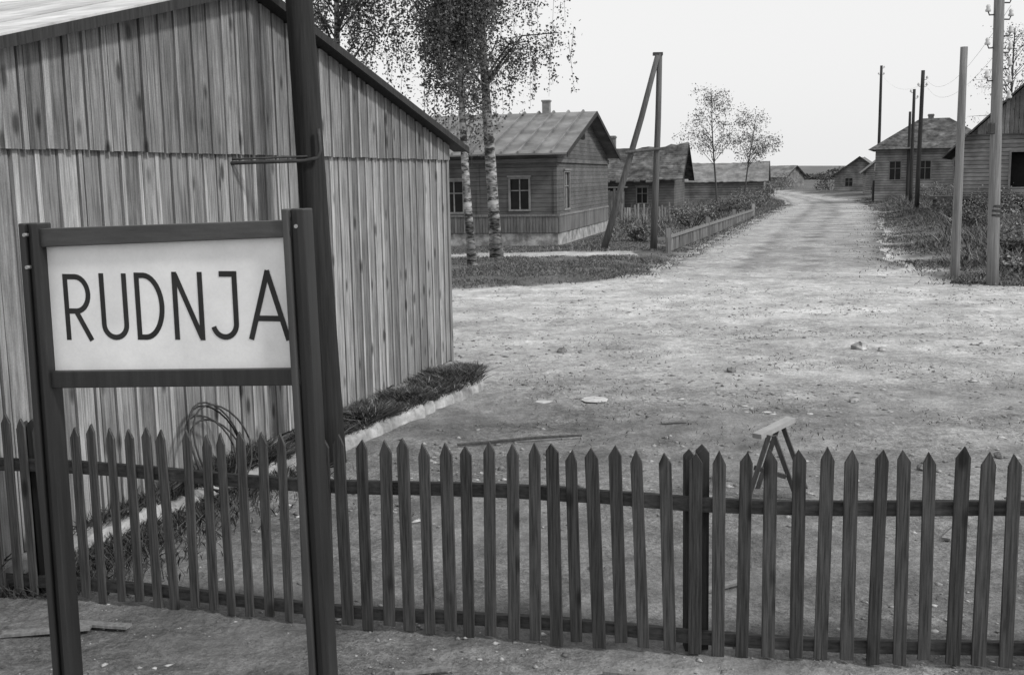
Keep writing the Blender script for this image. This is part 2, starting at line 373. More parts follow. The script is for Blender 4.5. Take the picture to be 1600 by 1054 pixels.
mb=MB(); mb.box(SL,.1,-.12,0,-.05,.16); mb.obj("foundation",'lime',wh)
kp=[(-3.35,6.9),(-2.75,8.25),(-2.2,9.35),(-1.66,10.5),(-1.12,11.7),(-.66,12.7),(-.46,13.2),(-.48,13.8),(-.75,14.6)]
kb=thing("stone_kerb","limewashed stone kerb edging the grass strip beside warehouse","kerb")
def kline(t):
    tt=t*(len(kp)-1); i=min(len(kp)-2,int(tt)); f=tt-i
    return Vector((kp[i][0]+(kp[i+1][0]-kp[i][0])*f,kp[i][1]+(kp[i+1][1]-kp[i][1])*f,0))
mb=MB(); NK=220; vs=[];fs=[]
for i in range(NK+1):
    p=kline(i/NK); d=(kline(min(1,i/NK+.01))-kline(max(0,i/NK-.01))).normalized(); nr=Vector((d.y,-d.x,0))
    hgt=.125+.06*mnoise.noise(Vector((i*.15,0,0)))+.035*mnoise.noise(Vector((i*.7,3,0))); ox=.05*mnoise.noise(Vector((i*.35,7,0)))
    jt=.82 if i%11==0 else 1
    for (a_,z_) in ((.09+ox*.5,-.05),(.08+ox,hgt*.6*jt),(.05+ox,hgt*jt),(-.03,hgt*1.06*jt),(-.09,.05)): vs.append(p+nr*a_*jt+Vector((0,0,z_)))
for i in range(NK):
    for k in range(4): fs.append((i*5+k,i*5+5+k,i*5+6+k,i*5+1+k))
mb.add(vs,fs); mb.obj("kerb_stone",'lime',kb,smooth=True)
def wd_(x,y): return (Vector((x,y,0))-A0).dot(N)
def kx(y): return lerp_list(kp[:7],y)
mb=MB(); vs=[];fs=[]
for i in range(41):
    y=6.9+i*(13.3-6.9)/40; s=(y-A0.y)/U.y; xw=A0.x+U.x*s
    k_=kx(y)-.04
    vs+=[(min(xw,k_)-.05,y,.12),((xw+k_)/2,y,.14+.02*random.random()),(k_,y,.10)]
for i in range(40):
    for k in (0,1): fs.append((i*3+k,i*3+k+1,i*3+k+4,i*3+k+3))
vs+=[(-.95,14.5,.11),(-.60,14.2,.11)]; fs.append((120,121,122,len(vs)-1)) ; fs.append((120,len(vs)-1,len(vs)-2))
mb.add(vs,fs); bank=mb.obj("earth_bank",'ground'); aa=bank.data.attributes.new("tone",'FLOAT','POINT'); aa.data.foreach_set('value',[.07]*len(bank.data.vertices)); tag(bank,kind="structure")
def s_bank():
    y=random.uniform(9.3,14.2); s=(y-A0.y)/U.y; xw=A0.x+U.x*s; k_=kx(min(y,13.2))
    x=random.uniform(xw+.03,k_+.08*random.random()); c=.5+1.1*max(0,fbm(x,y,1.6)+.2)
    return x,y,c
blades("ledge_grass",26000,s_bank,.12,.010,'grass',lean=1.0,zf=lambda x,y:.11)
blades("ledge_straw",3000,s_bank,.13,.008,'grass_dry',lean=1.0,zf=lambda x,y:.11)
def s_bank2():
    y=random.uniform(6.6,9.6); s=(y-A0.y)/U.y; xw=A0.x+U.x*s; x=xw+abs(random.gauss(0,.35))+.05
    return x,y,1 if x<kx(y) else .5
blades("wall_weeds",8000,s_bank2,.20,.012,'grass',lean=.7,zf=lambda x,y:.1 if x<kx(y) else 0)
# ---------------------------------------------------------------- tarred pole with bracket
tp=thing("utility_pole","thick tarred wooden pole with iron bracket beside warehouse","utility pole",(-1.7,9.88,0))
mb=MB(); mb.tube([(-.028*z,0.0,z) for z in (-.3,.5,1.5,2.5,4,6,8.5)],[.138,.135,.13,.127,.122,.115,.105],16,wob=.03); mb.obj("shaft",'tar_pole',tp,smooth=True)
mb=MB()
mb.tube([(.03,-.15,3.05),(.04,-.155,2.86),(.02,-.16,2.80),(-.1,-.17,2.775),(-.5,-.22,2.77),(-1.1,-.29,2.755)],.017,8)
mb.obj("bracket",'iron',tp,smooth=True)
mb=MB(); mb.tube([(-.08,-.13,2.815),(-1.1,-.29,2.785)],.009,6); mb.obj("bracket_rod",'iron',tp,smooth=True)
# ---------------------------------------------------------------- station sign
PL=Vector((-2.085,4.76,0)); PR=Vector((-.83,4.44,0))
dS=(PR-PL).normalized(); rzs=math.atan2(dS.y,dS.x); WS=(PR-PL).length
sg=thing("station_sign","white station name board reading RUDNJA between two dark posts","sign",PL,rzs)
def hpost(x,top,lean):
    mb=MB(); 
    def col(x0,x1,y0,y1,mi):
        mb.add([(x+x0,y0,-.3),(x+x1,y0,-.3),(x+x1,y1,-.3),(x+x0,y1,-.3),(x+x0+lean,y0,top),(x+x1+lean,y0,top),(x+x1+lean,y1,top),(x+x0+lean,y1,top)],BOXF,mi)
    col(-.048,-.018,-.048,.048,1); col(-.018,.016,-.026,.03,0); col(.016,.048,-.048,.048,0)
    return mb
hpost(0,2.44,.02).obj("post",['paint_dark','paint_dark'],sg,bevel=.006)
hpost(WS,2.49,-.035).obj("post",['paint_dark','paint_flange'],sg,bevel=.006)
mb=MB(); mb.prism([(.04,-.03,2.335),(WS-.05,-.03,2.375),(WS-.05,-.03,2.445),(.04,-.03,2.415)],(0,.06,0)); mb.obj("top_rail",'paint_mid',sg,bevel=.004)
mb=MB(); mb.prism([(.04,-.03,1.715),(WS-.04,-.03,1.765),(WS-.04,-.03,1.835),(.04,-.03,1.79)],(0,.06,0)); mb.obj("bottom_rail",'paint_dark',sg,bevel=.004)
mb=MB(); mb.prism([(.0,0.004,1.77),(WS-.0,0.004,1.81),(WS-.0,.004,2.40),(.0,.004,2.36)],(0,.014,0)); mb.obj("board",'board',sg)
lt=MB(); layer=[0]
def stroke(pts,wd=.0235):
    P2=[Vector((p[0],p[1])) for p in pts]; Lf=[];Rt=[]; layer[0]+=1; yo=.0032-.00012*layer[0]
    for i,p in enumerate(P2):
        if i==0: d=(P2[1]-p).normalized(); nrm=Vector((-d.y,d.x)); m=1
        elif i==len(P2)-1: d=(p-P2[i-1]).normalized(); nrm=Vector((-d.y,d.x)); m=1
        else:
            d0=(p-P2[i-1]).normalized(); d1=(P2[i+1]-p).normalized(); n0=Vector((-d0.y,d0.x)); n1=Vector((-d1.y,d1.x)); nrm=(n0+n1).normalized(); m=min(1.6,1/max(.3,nrm.dot(n0)))
        w2=wd/2
        Lf.append(p+nrm*w2*m); Rt.append(p-nrm*w2*m)
    n=len(P2); vs=[(q.x,yo,q.y) for q in Lf]+[(q.x,yo,q.y) for q in Rt]
    lt.add(vs,[(i,i+1,n+i+1,n+i) for i in range(n-1)])
def arc(cx,cz,rx,rz,a0,a1,n=14): return [(cx+rx*math.cos(math.radians(a0+(a1-a0)*i/n)),cz+rz*math.sin(math.radians(a0+(a1-a0)*i/n))) for i in range(n+1)]
S=.00296; X0=.058
def lx(px): return X0+(px-77)*S
def zb(x): return 1.925+.022*x
h=.29
def g(l,pts): 
    b_=zb(lx(l)); return [(lx(l)+x,b_+z) for x,z in pts]
stroke(g(107,[(0,0),(0,h)])); stroke(g(107,[(0,h-.012),(.045,h-.012)]+arc(.048,h-.087,.062,.075,88,-88)+[(.04,h-.162),(0,h-.162)]))
stroke(g(107,[(.045,h-.162),(.115,0)]))
stroke(g(168,[(0,h),(0,.08)]+arc(.055,.068,.055,.056,180,360)+[(.11,.08),(.11,h)]))
stroke(g(226,[(0,0),(0,h)])); stroke(g(226,[(0,h-.012),(.027,h-.012)]+arc(.03,h/2,.085,h/2-.012,88,-88,20)+[(.027,.012),(0,.012)]))
stroke(g(287,[(0,0),(0,h)])); stroke(g(287,[(0.003,h-.01),(.117,.01)])); stroke(g(287,[(.12,0),(.12,h)]))
stroke(g(348,[(.03,h-.012),(.1,h-.012)])); stroke(g(348,[(.1,h),(.1,.085)]+arc(.046,.070,.054,.058,0,-165)))
stroke(g(404,[(0,0),(.087,h)])); stroke(g(404,[(.083,h),(.17,0)])); stroke(g(404,[(.03,.09),(.14,.09)]))
lt.obj("lettering",'ink',sg)
for (x,z) in ((.0,2.39),(.0,2.25),(WS-.02,2.42)):
    mb=MB(); mb.tube([(x,-.024,z),(x,-.051,z)],.008,10); mb.obj("bolt",'trim',sg)
# ---------------------------------------------------------------- picket fence
FL=[(-4.6,7.03),(-3.27,6.66),(-1.01,6.06),(.98,5.59),(2.6,5.36),(4.2,5.14)]
def fy(x):
    for (x0,y0),(x1,y1) in zip(FL,FL[1:]):
        if x<=x1: return y0+(y1-y0)*(x-x0)/(x1-x0)
    return y1
fence=thing("picket_fence","low dark picket fence with pointed slats along dirt yard","fence")
px_=[-3.3+.121*i for i in range(-4,5)]+[-2.695+.122*i for i in range(12)]+[-1.352+.12,-1.352+.24]+[-.993+.121*i for i in range(16)]+[.953]+[1.084+.133*i for i in range(18)]
px_=[x for x in px_ if not(-2.78<x<-2.72)]
rf_=random.Random(12)
for i,x in enumerate(sorted(px_)):
    x+=rf_.uniform(-.010,.010)
    y=fy(x); d=Vector((1,(fy(x+.1)-fy(x-.1))/.2,0)).normalized(); nn=Vector((d.y,-d.x,0))
    wdt=rf_.uniform(.060,.074) if x>-1.2 else rf_.uniform(.050,.060)
    top=1.15+rf_.uniform(-.02,.02)+(.03 if x<-3.0 else 0)+.035*smooth(.9,1.6,x); z0=.02+rf_.uniform(-.02,.03); ln=rf_.gauss(0,.011); 
    if .44<x<.86: ln=-.026-rf_.uniform(0,.016)
    sh=rf_.uniform(.05,.075)
    mb=MB(); o=[(-wdt/2,z0),(wdt/2,z0+rf_.uniform(-.008,.008)),(wdt/2+ln,top-sh),(ln+rf_.uniform(-.009,.009),top),(-wdt/2+ln,top-sh-rf_.uniform(-.01,.01))]
    base=Vector((x,y,0))
    mb.prism([base+d*a_+Vector((0,0,b_)) for a_,b_ in o],-nn*.02)
    mb.obj("picket",'picket',fence,bevel=.002)
for zc,hh,nm in ((.86,.075,"upper"),(.105,.07,"lower")):
    for (x0,y0),(x1,y1) in zip(FL,FL[1:]):
        mb=MB(); q0=Vector((x0,y0+.045,zc)); q1=Vector((x1,y1+.045,zc))
        vs=[];fs=[]; d=(q1-q0).normalized(); nr=Vector((-d.y,d.x,0))
        for k in range(9):
            q=q0.lerp(q1,k/8); q.z+=.014*math.sin(2.3*q.x+zc*9); h2_=hh/2*(1+.15*mnoise.noise(Vector((q.x*3,zc,0))))
            for a_,b_ in ((-.018,-h2_),(-.018,h2_),(.018,h2_),(.018,-h2_)): vs.append(q+nr*a_+Vector((0,0,b_)))
        for k in range(8):
            for j in range(4): fs.append((k*4+j,k*4+(j+1)%4,k*4+4+(j+1)%4,k*4+4+j))
        fs+=[(0,3,2,1),(32,33,34,35)]
        mb.add(vs,fs); mb.obj("rail",'rail',fence)
for x in (-3.05,.99,2.98):
    y=fy(x)+.12
    for dx_,ww,zt in ((-.04,.055,1.13),(.03,.062,1.155)):
        mb=MB(); a_=x+dx_-ww/2; b_=x+dx_+ww/2
        mb.prism([(a_,y-.045,-.3),(b_,y-.045,-.3),(b_-.005,y-.045,zt-.03),(x+dx_,y-.045,zt),(a_-.005,y-.045,zt-.035)],(0,.09,0))
        mb.obj("fence_post",'dark_wood',fence,bevel=.004)
# ---------------------------------------------------------------- houses
HR=math.atan2(-.25,.968)
def wall_quad(mb,axis,a0,a1,z0,z1,at,holes):
    xs_=sorted(set([a0,a1]+[h for q in holes for h in q[:2]])); zs_=sorted(set([z0,z1]+[h for q in holes for h in q[2:4]]))
    for i in range(len(xs_)-1):
        for j in range(len(zs_)-1):
            cx=(xs_[i]+xs_[i+1])/2; cz=(zs_[j]+zs_[j+1])/2
            if any(q[0]<cx<q[1] and q[2]<cz<q[3] for q in holes): continue
            if axis=='f': mb.add([(xs_[i],at,zs_[j]),(xs_[i+1],at,zs_[j]),(xs_[i+1],at,zs_[j+1]),(xs_[i],at,zs_[j+1])],[(0,1,2,3)])
            else: mb.add([(at,xs_[i],zs_[j]),(at,xs_[i+1],zs_[j]),(at,xs_[i+1],zs_[j+1]),(at,xs_[i],zs_[j+1])],[(0,1,2,3)])
def window(par,axis,a0,a1,z0,z1,at,frame='trim_house',pane='glass',mull=True,depth=.1,fw=.07):
    e=MB()
    def bx(m,p0,p1,q0,q1,d0,d1):
        if axis=='f': m.box(p0,p1,at-d1,at-d0,q0,q1)
        else: m.box(at+d0,at+d1,p0,p1,q0,q1)
    for (p0,p1,q0,q1) in ((a0-fw,a0,z0-fw,z1+fw),(a1,a1+fw,z0-fw,z1+fw),(a0,a1,z1,z1+fw),(a0,a1,z0-fw,z0)): bx(e,p0,p1,q0,q1,-.03,.035)
    bx(e,a0-fw*1.5,a1+fw*1.5,z1+fw,z1+fw+.06,.0,.08)
    if mull:
        c=(a0+a1)/2; bx(e,c-.022,c+.022,z0,z1,-.06,-.02); zz=z0+(z1-z0)*.62; bx(e,a0,c-.022,zz-.02,zz+.02,-.06,-.02); bx(e,c+.022,a1,zz-.02,zz+.02,-.06,-.02)
    wn=bpy.data.objects.new("window",None); COL.objects.link(wn); wn.parent=par
    e.obj("frame",frame,wn)
    g_=MB(); bx(g_,a0,a1,z0,z1,-.12,-.07); g_.obj("pane",pane,wn)
def house(name,label,loc,rz,W,D,z0,ze,zr,wallm,roofm,fw=(),sw=(),over=.45,seams=0,foundation=.0,attic=None,frame='trim_house',gable_v=None,hip=0,chim=None,cat="house",group=None,sag=0,rag=0):
    e=thing(name,label,cat,loc,rz,group)
    mb=MB()
    wall_quad(mb,'f',-W,0,z0,ze,0,fw); wall_quad(mb,'s',0,D,z0,ze,0,sw)
    wall_quad(mb,'f',-W,0,z0,ze,D,[]); wall_quad(mb,'s',0,D,z0,ze,-W,[])
    mb.obj("wall",wallm,e)
    r=MB(); th=.06; c=D/2; sl=(zr-ze)/c; o=over
    if not hip:
        for xx in (0,-W):
            g_=MB(); g_.add([(xx,0,ze),(xx,D,ze),(xx,c,zr-.02)],[(0,1,2)]); g_.obj("gable",gable_v or wallm,e)
        rr_=random.Random(name)
        for sgn,y0,y1 in ((1,-o,c),(-1,D+o,c)):
            zz0=ze-sl*o+.05; NS=24 if rag else 10
            js=[rr_.uniform(-rag,rag) for _ in range(NS+1)]; jr=[rr_.uniform(-rag,rag)*.5 for _ in range(NS+1)]
            for k in range(NS):
                xa=-W-o+(W+2*o)*k/NS; xb=-W-o+(W+2*o)*(k+1)/NS
                sa=-sag*math.sin(math.pi*k/NS)+jr[k]; sb=-sag*math.sin(math.pi*(k+1)/NS)+jr[k+1]
                ya=y0-sgn*js[k]; yb=y0-sgn*js[k]; za=zz0-sl*js[k]
                r.add([(xa,ya,za),(xa,y1,zr+.05+sa),(xa,y1,zr+.05+th+sa),(xa,ya,za+th),(xb,yb,za),(xb,y1,zr+.05+sb),(xb,y1,zr+.05+th+sb),(xb,yb,za+th)],
                   [(0,4,5,1),(3,2,6,7),(0,3,7,4)]+([(0,1,2,3)] if k==0 or rag else [])+([(4,7,6,5)] if k==NS-1 or rag else []))
            if seams:
                x=-W-o
                while x<o:
                    r.prism([(x,y0,zz0+th),(x,y1,zr+.05+th),(x,y1,zr+.05+th+.09),(x,y0,zz0+th+.09)],(.055,0,0)); x+=seams
        for y0 in (-o,D+o):
            zz0=ze-sl*o+.05
            for xx in (o+.004,-W-o-.034):
                v=MB(); v.prism([(xx,y0,zz0-.10),(xx,c,zr-.05),(xx,c,zr+.115),(xx,y0,zz0+.065)],(.03,0,0)); v.obj("bargeboard",'dark_wood',e)
    else:
        zz0=ze-.1; A=[(-W-o,-o,zz0),(o,-o,zz0),(o,D+o,zz0),(-W-o,D+o,zz0),(-W+hip,c,zr),(-hip,c,zr)]
        r.add(A,[(0,1,5,4),(1,2,5),(2,3,4,5),(3,0,4),(0,3,2,1)])
    rr=r.obj("roof",roofm,e)
    if chim:
        cm=MB(); cx,cy,cz=chim; cm.box(cx-.22,cx+.22,cy-.22,cy+.22,ze,cz); cm.box(cx-.26,cx+.26,cy-.26,cy+.26,cz-.15,cz-.05); cm.obj("chimney",'brick',rr)
    for q in fw: window(e,'f',*q[:4],0,frame=frame,pane=q[4] if len(q)>4 else 'glass')
    for q in sw: window(e,'s',*q[:4],0,frame=frame,pane=q[4] if len(q)>4 else 'glass')
    if foundation:
        f=MB(); f.box(-W-.06,.08,-.08,D+.06,-.3,z0); f.obj("foundation",'lime',e)
    if attic:
        y_,z_,s_=attic; f=MB(); f.prism([(.02,y_-s_,z_),(.02,y_+s_,z_),(.02,y_,z_+s_*1.3)],(.03,0,0)); f.obj("attic_vent",'void',e)
    return e
h1=house("wooden_house","wooden house with seamed metal roof and limewashed foundation",(1.7,39.9,.05),HR,9.5,11.5,.5,3.42,5.05,'siding','roof_metal',
  fw=((-1.72,-1.03,1.38,2.48),(-4.25,-3.55,1.3,2.42)),sw=((1.4,2.4,1.35,2.7,'trim_grey'),),over=.5,seams=.62,foundation=1,attic=(5.2,4.05,.42))
mb=MB()
x=-9.5
while x<.0:
    mb.box(x,x+.105,-.13,-.10,.52,1.12); x+=.12
y=-.1
while y<10.8:
    mb.box(.10,.13,y,y+.105,.52,1.12); y+=.12
mb.box(-9.5,.16,-.155,-.131,1.12,1.2); mb.box(.131,.155,-.1,10.8,1.12,1.2)
mb.obj("skirting",'vboards',h1)
mb=MB(); mb.box(-.09,.03,-.03,.06,.5,3.4); mb.box(-3.0,-2.9,-.03,-.002,.5,3.4); mb.box(-9.5,.04,-.06,-.032,3.02,3.22); mb.box(.032,.06,-.05,11.5,3.05,3.25); mb.obj("trim_board",'siding',h1)
mb=MB(); cx,cy=-1.6,5.6; mb.box(cx-.15,cx+.15,cy,cy+.3,4.6,5.6); mb.box(cx-.18,cx+.18,cy-.03,cy+.33,5.6,5.67); mb.obj("chimney",'trim_house',h1)
h2=house("log_cottage","low log cottage with ragged mossy shingle roof",(9.75,65,.05),HR,7.5,6.5,.0,2.45,4.35,'siding','roof_dark',fw=((-2.2,-1.6,.9,1.8),),over=.55,chim=(-4.2,3.2,5.0),frame='trim_grey',gable_v='vboards',sag=.28,rag=.14)
mb=MB()
x=-6.5
while x<-2.8: mb.box(x,x+.14,-1.2,-1.16,.0,1.7+random.uniform(-.1,.1)); x+=.17
mb.box(-6.6,-2.7,-1.15,-.02,1.82,1.88); mb.obj("lean_to",'vboards',h2)
house("low_house","low house with pale shingle roof behind bushes",(21.3,92,0),HR,6.6,7,.0,2.0,3.5,'siding_pale','roof_light',over=.4,frame='trim_grey',sag=.12,rag=.06)
house("long_shed","long low dark shed beyond the road",(33,140,0),HR*.2,9,6,.0,1.7,2.7,'siding','roof_dark',over=.4,frame='trim_grey',sag=.15,rag=.06,cat="shed")
house("farm_barn","small distant barn with pale gable beside fields",(44,175,0),HR-.5,6,6,.0,2.0,3.6,'siding_pale','roof_light',over=.4,frame='trim_grey',cat="barn",rag=.05)
HR2=math.atan2(-.28,.96)
house("hip_roof_house","house with broad dark hipped roof and plank walls",(37.0,84,.2),HR2-.08,8.6,9,.0,4.15,6.55,'siding_pale','roof_dark',fw=((-7.5,-6.7,1.7,3.1),(-5.3,-4.5,1.7,3.1),(-2.8,-2.0,1.7,3.1)),over=.55,hip=3.2,chim=(-4.6,4.9,6.9),frame='trim_grey')
house("small_house","small gable fronted log house beside road",(34.4,106,0),HR2-math.pi/2,9,5.4,.0,2.7,4.9,'siding_pale','roof_light',sw=((1.0,1.8,1.0,2.1),(3.3,4.1,1.0,2.1)),over=.45,frame='trim_grey',rag=.05,sag=.1)
house("farm_cottage","farm cottage with low gabled roof at road end",(37.9,128,0),HR2-math.pi/2-.1,7,5.5,.0,2.2,4.2,'siding_pale','roof_light',sw=((1.2,2.0,.9,1.8),),over=.45,frame='trim_grey',rag=.05,sag=.1)
gs=thing("goods_shed","gabled log goods shed with dark doorway and loading platform","shed",(22.4,55,0),-.42)
GW=9.4; GE=3.8; GA=8.3; GD=11
mb=MB(); holes=[(2.45,4.6,1.7,3.4)]
wall_quad(mb,'f',0,GW,1.35,GE+.5,0,holes); wall_quad(mb,'s',0,GD,1.35,GE,0,[]); wall_quad(mb,'s',0,GD,1.35,GE,GW,[]); wall_quad(mb,'f',0,GW,1.35,GE,GD,[])
for yy_ in (.02,GD): mb.add([(0.02,yy_,GE),(GW-.02,yy_,GE),(GW/2,yy_,GA-.08)],[(0,1,2)])
mb.obj("wall",'siding_pale',gs)
mb=MB(); x=0.05
top=lambda q: GE+(GA-GE)*(1-abs(q-GW/2)/(GW/2))-.05
while x<GW:
    x1=min(x+.2,GW-.03)
    if top(x)>GE+.6 and top(x1)>GE+.6: mb.prism([(x,-.05,GE+.5),(x1-.015,-.05,GE+.5),(x1-.015,-.05,top(x1)),(x,-.05,top(x))],(0,.03,0))
    x+=.205
mb.obj("gable_boarding",'plank_dull',gs)
mb=MB(); mb.box(2.45,4.6,.5,.55,1.7,3.4); mb.obj("doorway",'void',gs)
mb=MB()
for x in (2.35,4.6): mb.box(x,x+.1,-.05,-.003,1.6,3.5)
mb.box(2.45,4.6,-.05,-.003,3.4,3.5); mb.obj("door_frame",'trim_grey',gs)
mb=MB()
for a_,b_ in ((-.7,GW/2),(GW+.7,GW/2)):
    s_=(GA-GE)/(GW/2); za=GE-s_*.7+.03
    mb.prism([(a_,-.6,za),(b_,-.6,GA+.03),(b_,-.6,GA+.13),(a_,-.6,za+.1)],(0,GD+1,0))
mb.obj("roof",'roof_dark',gs)
mb=MB(); mb.box(-1.2,GW+1,-1.6,-.02,1.15,1.32)
for i in range(6):
    x=-1.0+i*2; mb.box(x,x+.22,-1.4,-1.2,-.3,1.15)
mb.obj("loading_platform",'mid_pole',gs)
mb=MB(); mb.box(.05,GW-.05,.05,GD,.0,1.34); mb.obj("underfloor_shade",'void',gs)  # solid near-black box in place of the shade under the floor
# ---------------------------------------------------------------- poles
def simple_pole(name,label,x,y,h,r0,r1,mat,dx=0,dy=0,z0=-.3,ins=None,isz=1.0):
    e=thing(name,label,"utility pole",(x,y,gz(x,y)),0,"utility poles along the road")
    mb=MB(); n=7; mb.tube([(dx*(i/n),dy*(i/n),z0+(h-z0)*i/n) for i in range(n+1)],[r0+(r1-r0)*i/n for i in range(n+1)],10,wob=.06); mb.obj("shaft",mat,e,smooth=True)
    if ins:
        for z,sd_ in ins:
            mb=MB(); t=z/h; cx=dx*t; cy=dy*t
            mb.tube([(cx,cy,z-.04),(cx+sd_*.22,cy-.03,z-.05),(cx+sd_*.25,cy-.03,z+.03)],.016,6); mb.obj("hook",'iron',e)
            mb=MB(); q=(cx+sd_*.25,cy-.03); mb.tube([(q[0],q[1],z+.02),(q[0],q[1],z+.05),(q[0],q[1],z+.09),(q[0],q[1],z+.13),(q[0],q[1],z+.17)],[r*isz for r in (.05,.06,.035,.045,.025)],8); mb.obj("insulator",'porcelain',e,smooth=True)
    return e
simple_pole("short_pole","bare silvered wooden post standing in roadside weeds",10.72,26.2,5.45,.115,.085,'grey_pole')
tall=simple_pole("utility_pole","tall pale wooden pole with rows of porcelain insulators",10.85,24.4,9.2,.135,.10,'grey_pole',dx=-.22,
   ins=[(z,1) for z in (4.1,4.45,4.8,5.15,5.5,5.85,6.2,6.55)]+[(z+.15,-1) for z in (4.4,5.1,5.8,6.4)],isz=1.1)
for z in (1.55,1.65,1.75):
    mb=MB(); mb.tube([(-0.02,0,z),(-0.02,0,z+.05)],.142,10); mb.obj("wire_binding",'iron',tall)
mb=MB(); mb.box(-.26,-.14,-.1,.05,3.35,3.6); mb.obj("junction_box",'iron',tall,bevel=.02)
fp=simple_pole("utility_pole","slim dark pole with small crossbar and white notice",34.9,104,12.0,.17,.12,'dark_wood',ins=[(11.2,1),(11.2,-1),(11.8,1)],isz=1.6)
mb=MB(); mb.box(-.4,.4,-.25,-.2,2.3,3.0); mb.obj("notice_board",'trim_white',fp)
simple_pole("utility_pole","dark wooden pole at roadside",24.9,67.0,8.3,.15,.11,'dark_wood',dx=.1,ins=[(7.4,1),(7.8,1),(7.4,-1)],isz=1.5)
simple_pole("utility_pole","dark wooden pole at roadside",28.9,79,8.0,.14,.10,'dark_wood',ins=[(7.4,1),(7.8,-1)],isz=1.5)
simple_pole("utility_pole","dark wooden pole at roadside",31.2,86,6.8,.13,.10,'dark_wood')
simple_pole("marker_post","short dark post at the road edge",30.9,93,1.7,.16,.15,'dark_wood')
ap=thing("strutted_pole","wooden pole braced by leaning strut with crossbar","utility pole",(4.85,37.0,.1))
mb=MB(); mb.tube([(0,0,-.3),(.08,0,2.2),(.16,0,4.4),(.2,-.02,6.45)],[.12,.11,.10,.09],10,wob=.05); mb.obj("upright",'strut_pole',ap,smooth=True)
mb=MB(); mb.tube([(-1.75,.2,-.3),(-1.1,.1,2),(-.4,0,4.4),(.12,-.12,6.4)],[.12,.11,.10,.085],10,wob=.05); mb.obj("strut",'strut_pole',ap,smooth=True)
mb=MB(); mb.tube([(-.95,-.12,3.25),(.22,-.14,3.36)],.05,8); mb.obj("crossbar",'strut_pole',ap)
mb=MB(); mb.box(-.02,.3,-.1,.08,6.4,6.5); mb.obj("pole_cap",'iron',ap)
# ---------------------------------------------------------------- low roadside fence
lf=thing("low_fence","low pale plank fence beside the dirt road","fence")
a_=Vector((5.2,35.9,.08)); b_=Vector((14.0,63,.05)); n=95
mb=MB()
for i in range(n):
    t=i/n; q=a_.lerp(b_,t); d=(b_-a_).normalized(); hgt=.56+random.uniform(-.09,.05)
    mb.beam(q+Vector((0,0,0)),q+Vector((random.uniform(-.02,.02),0,hgt)),.03,.21,up=d)
mb.obj("slat",'vboards',lf)
mb=MB(); mb.beam(a_+Vector((.05,-.02,.5)),b_+Vector((.05,0,.45)),.05,.1); mb.obj("rail",'grey_pole',lf)
for t in (0,.33,.66,1):
    q=a_.lerp(b_,t); mb=MB(); mb.box(q.x-.08,q.x+.08,q.y-.08,q.y+.08,-.2,.85); mb.obj("fence_post",'grey_pole' if t<1 else 'trim',lf)
yf=thing("yard_fence","broken upright board fence in front of log cottage","fence")
mb=MB(); a_=Vector((5.6,55,.1)); b_=Vector((9.8,59.5,.1))
for i in range(26):
    if random.random()<.15: continue
    q=a_.lerp(b_,i/26); hh=1.0+random.uniform(-.2,.15); l_=random.uniform(-.05,.05); mb.beam(q,q+Vector((l_,0,hh)),.03,.13,up=(b_-a_).normalized())
mb.obj("slat",'vboards',yf)
for zz in (.35,.8):
    mb=MB(); mb.beam(a_+Vector((0,.05,zz)),b_+Vector((0,.05,zz)),.05,.07); mb.obj("rail",'mid_pole',yf)
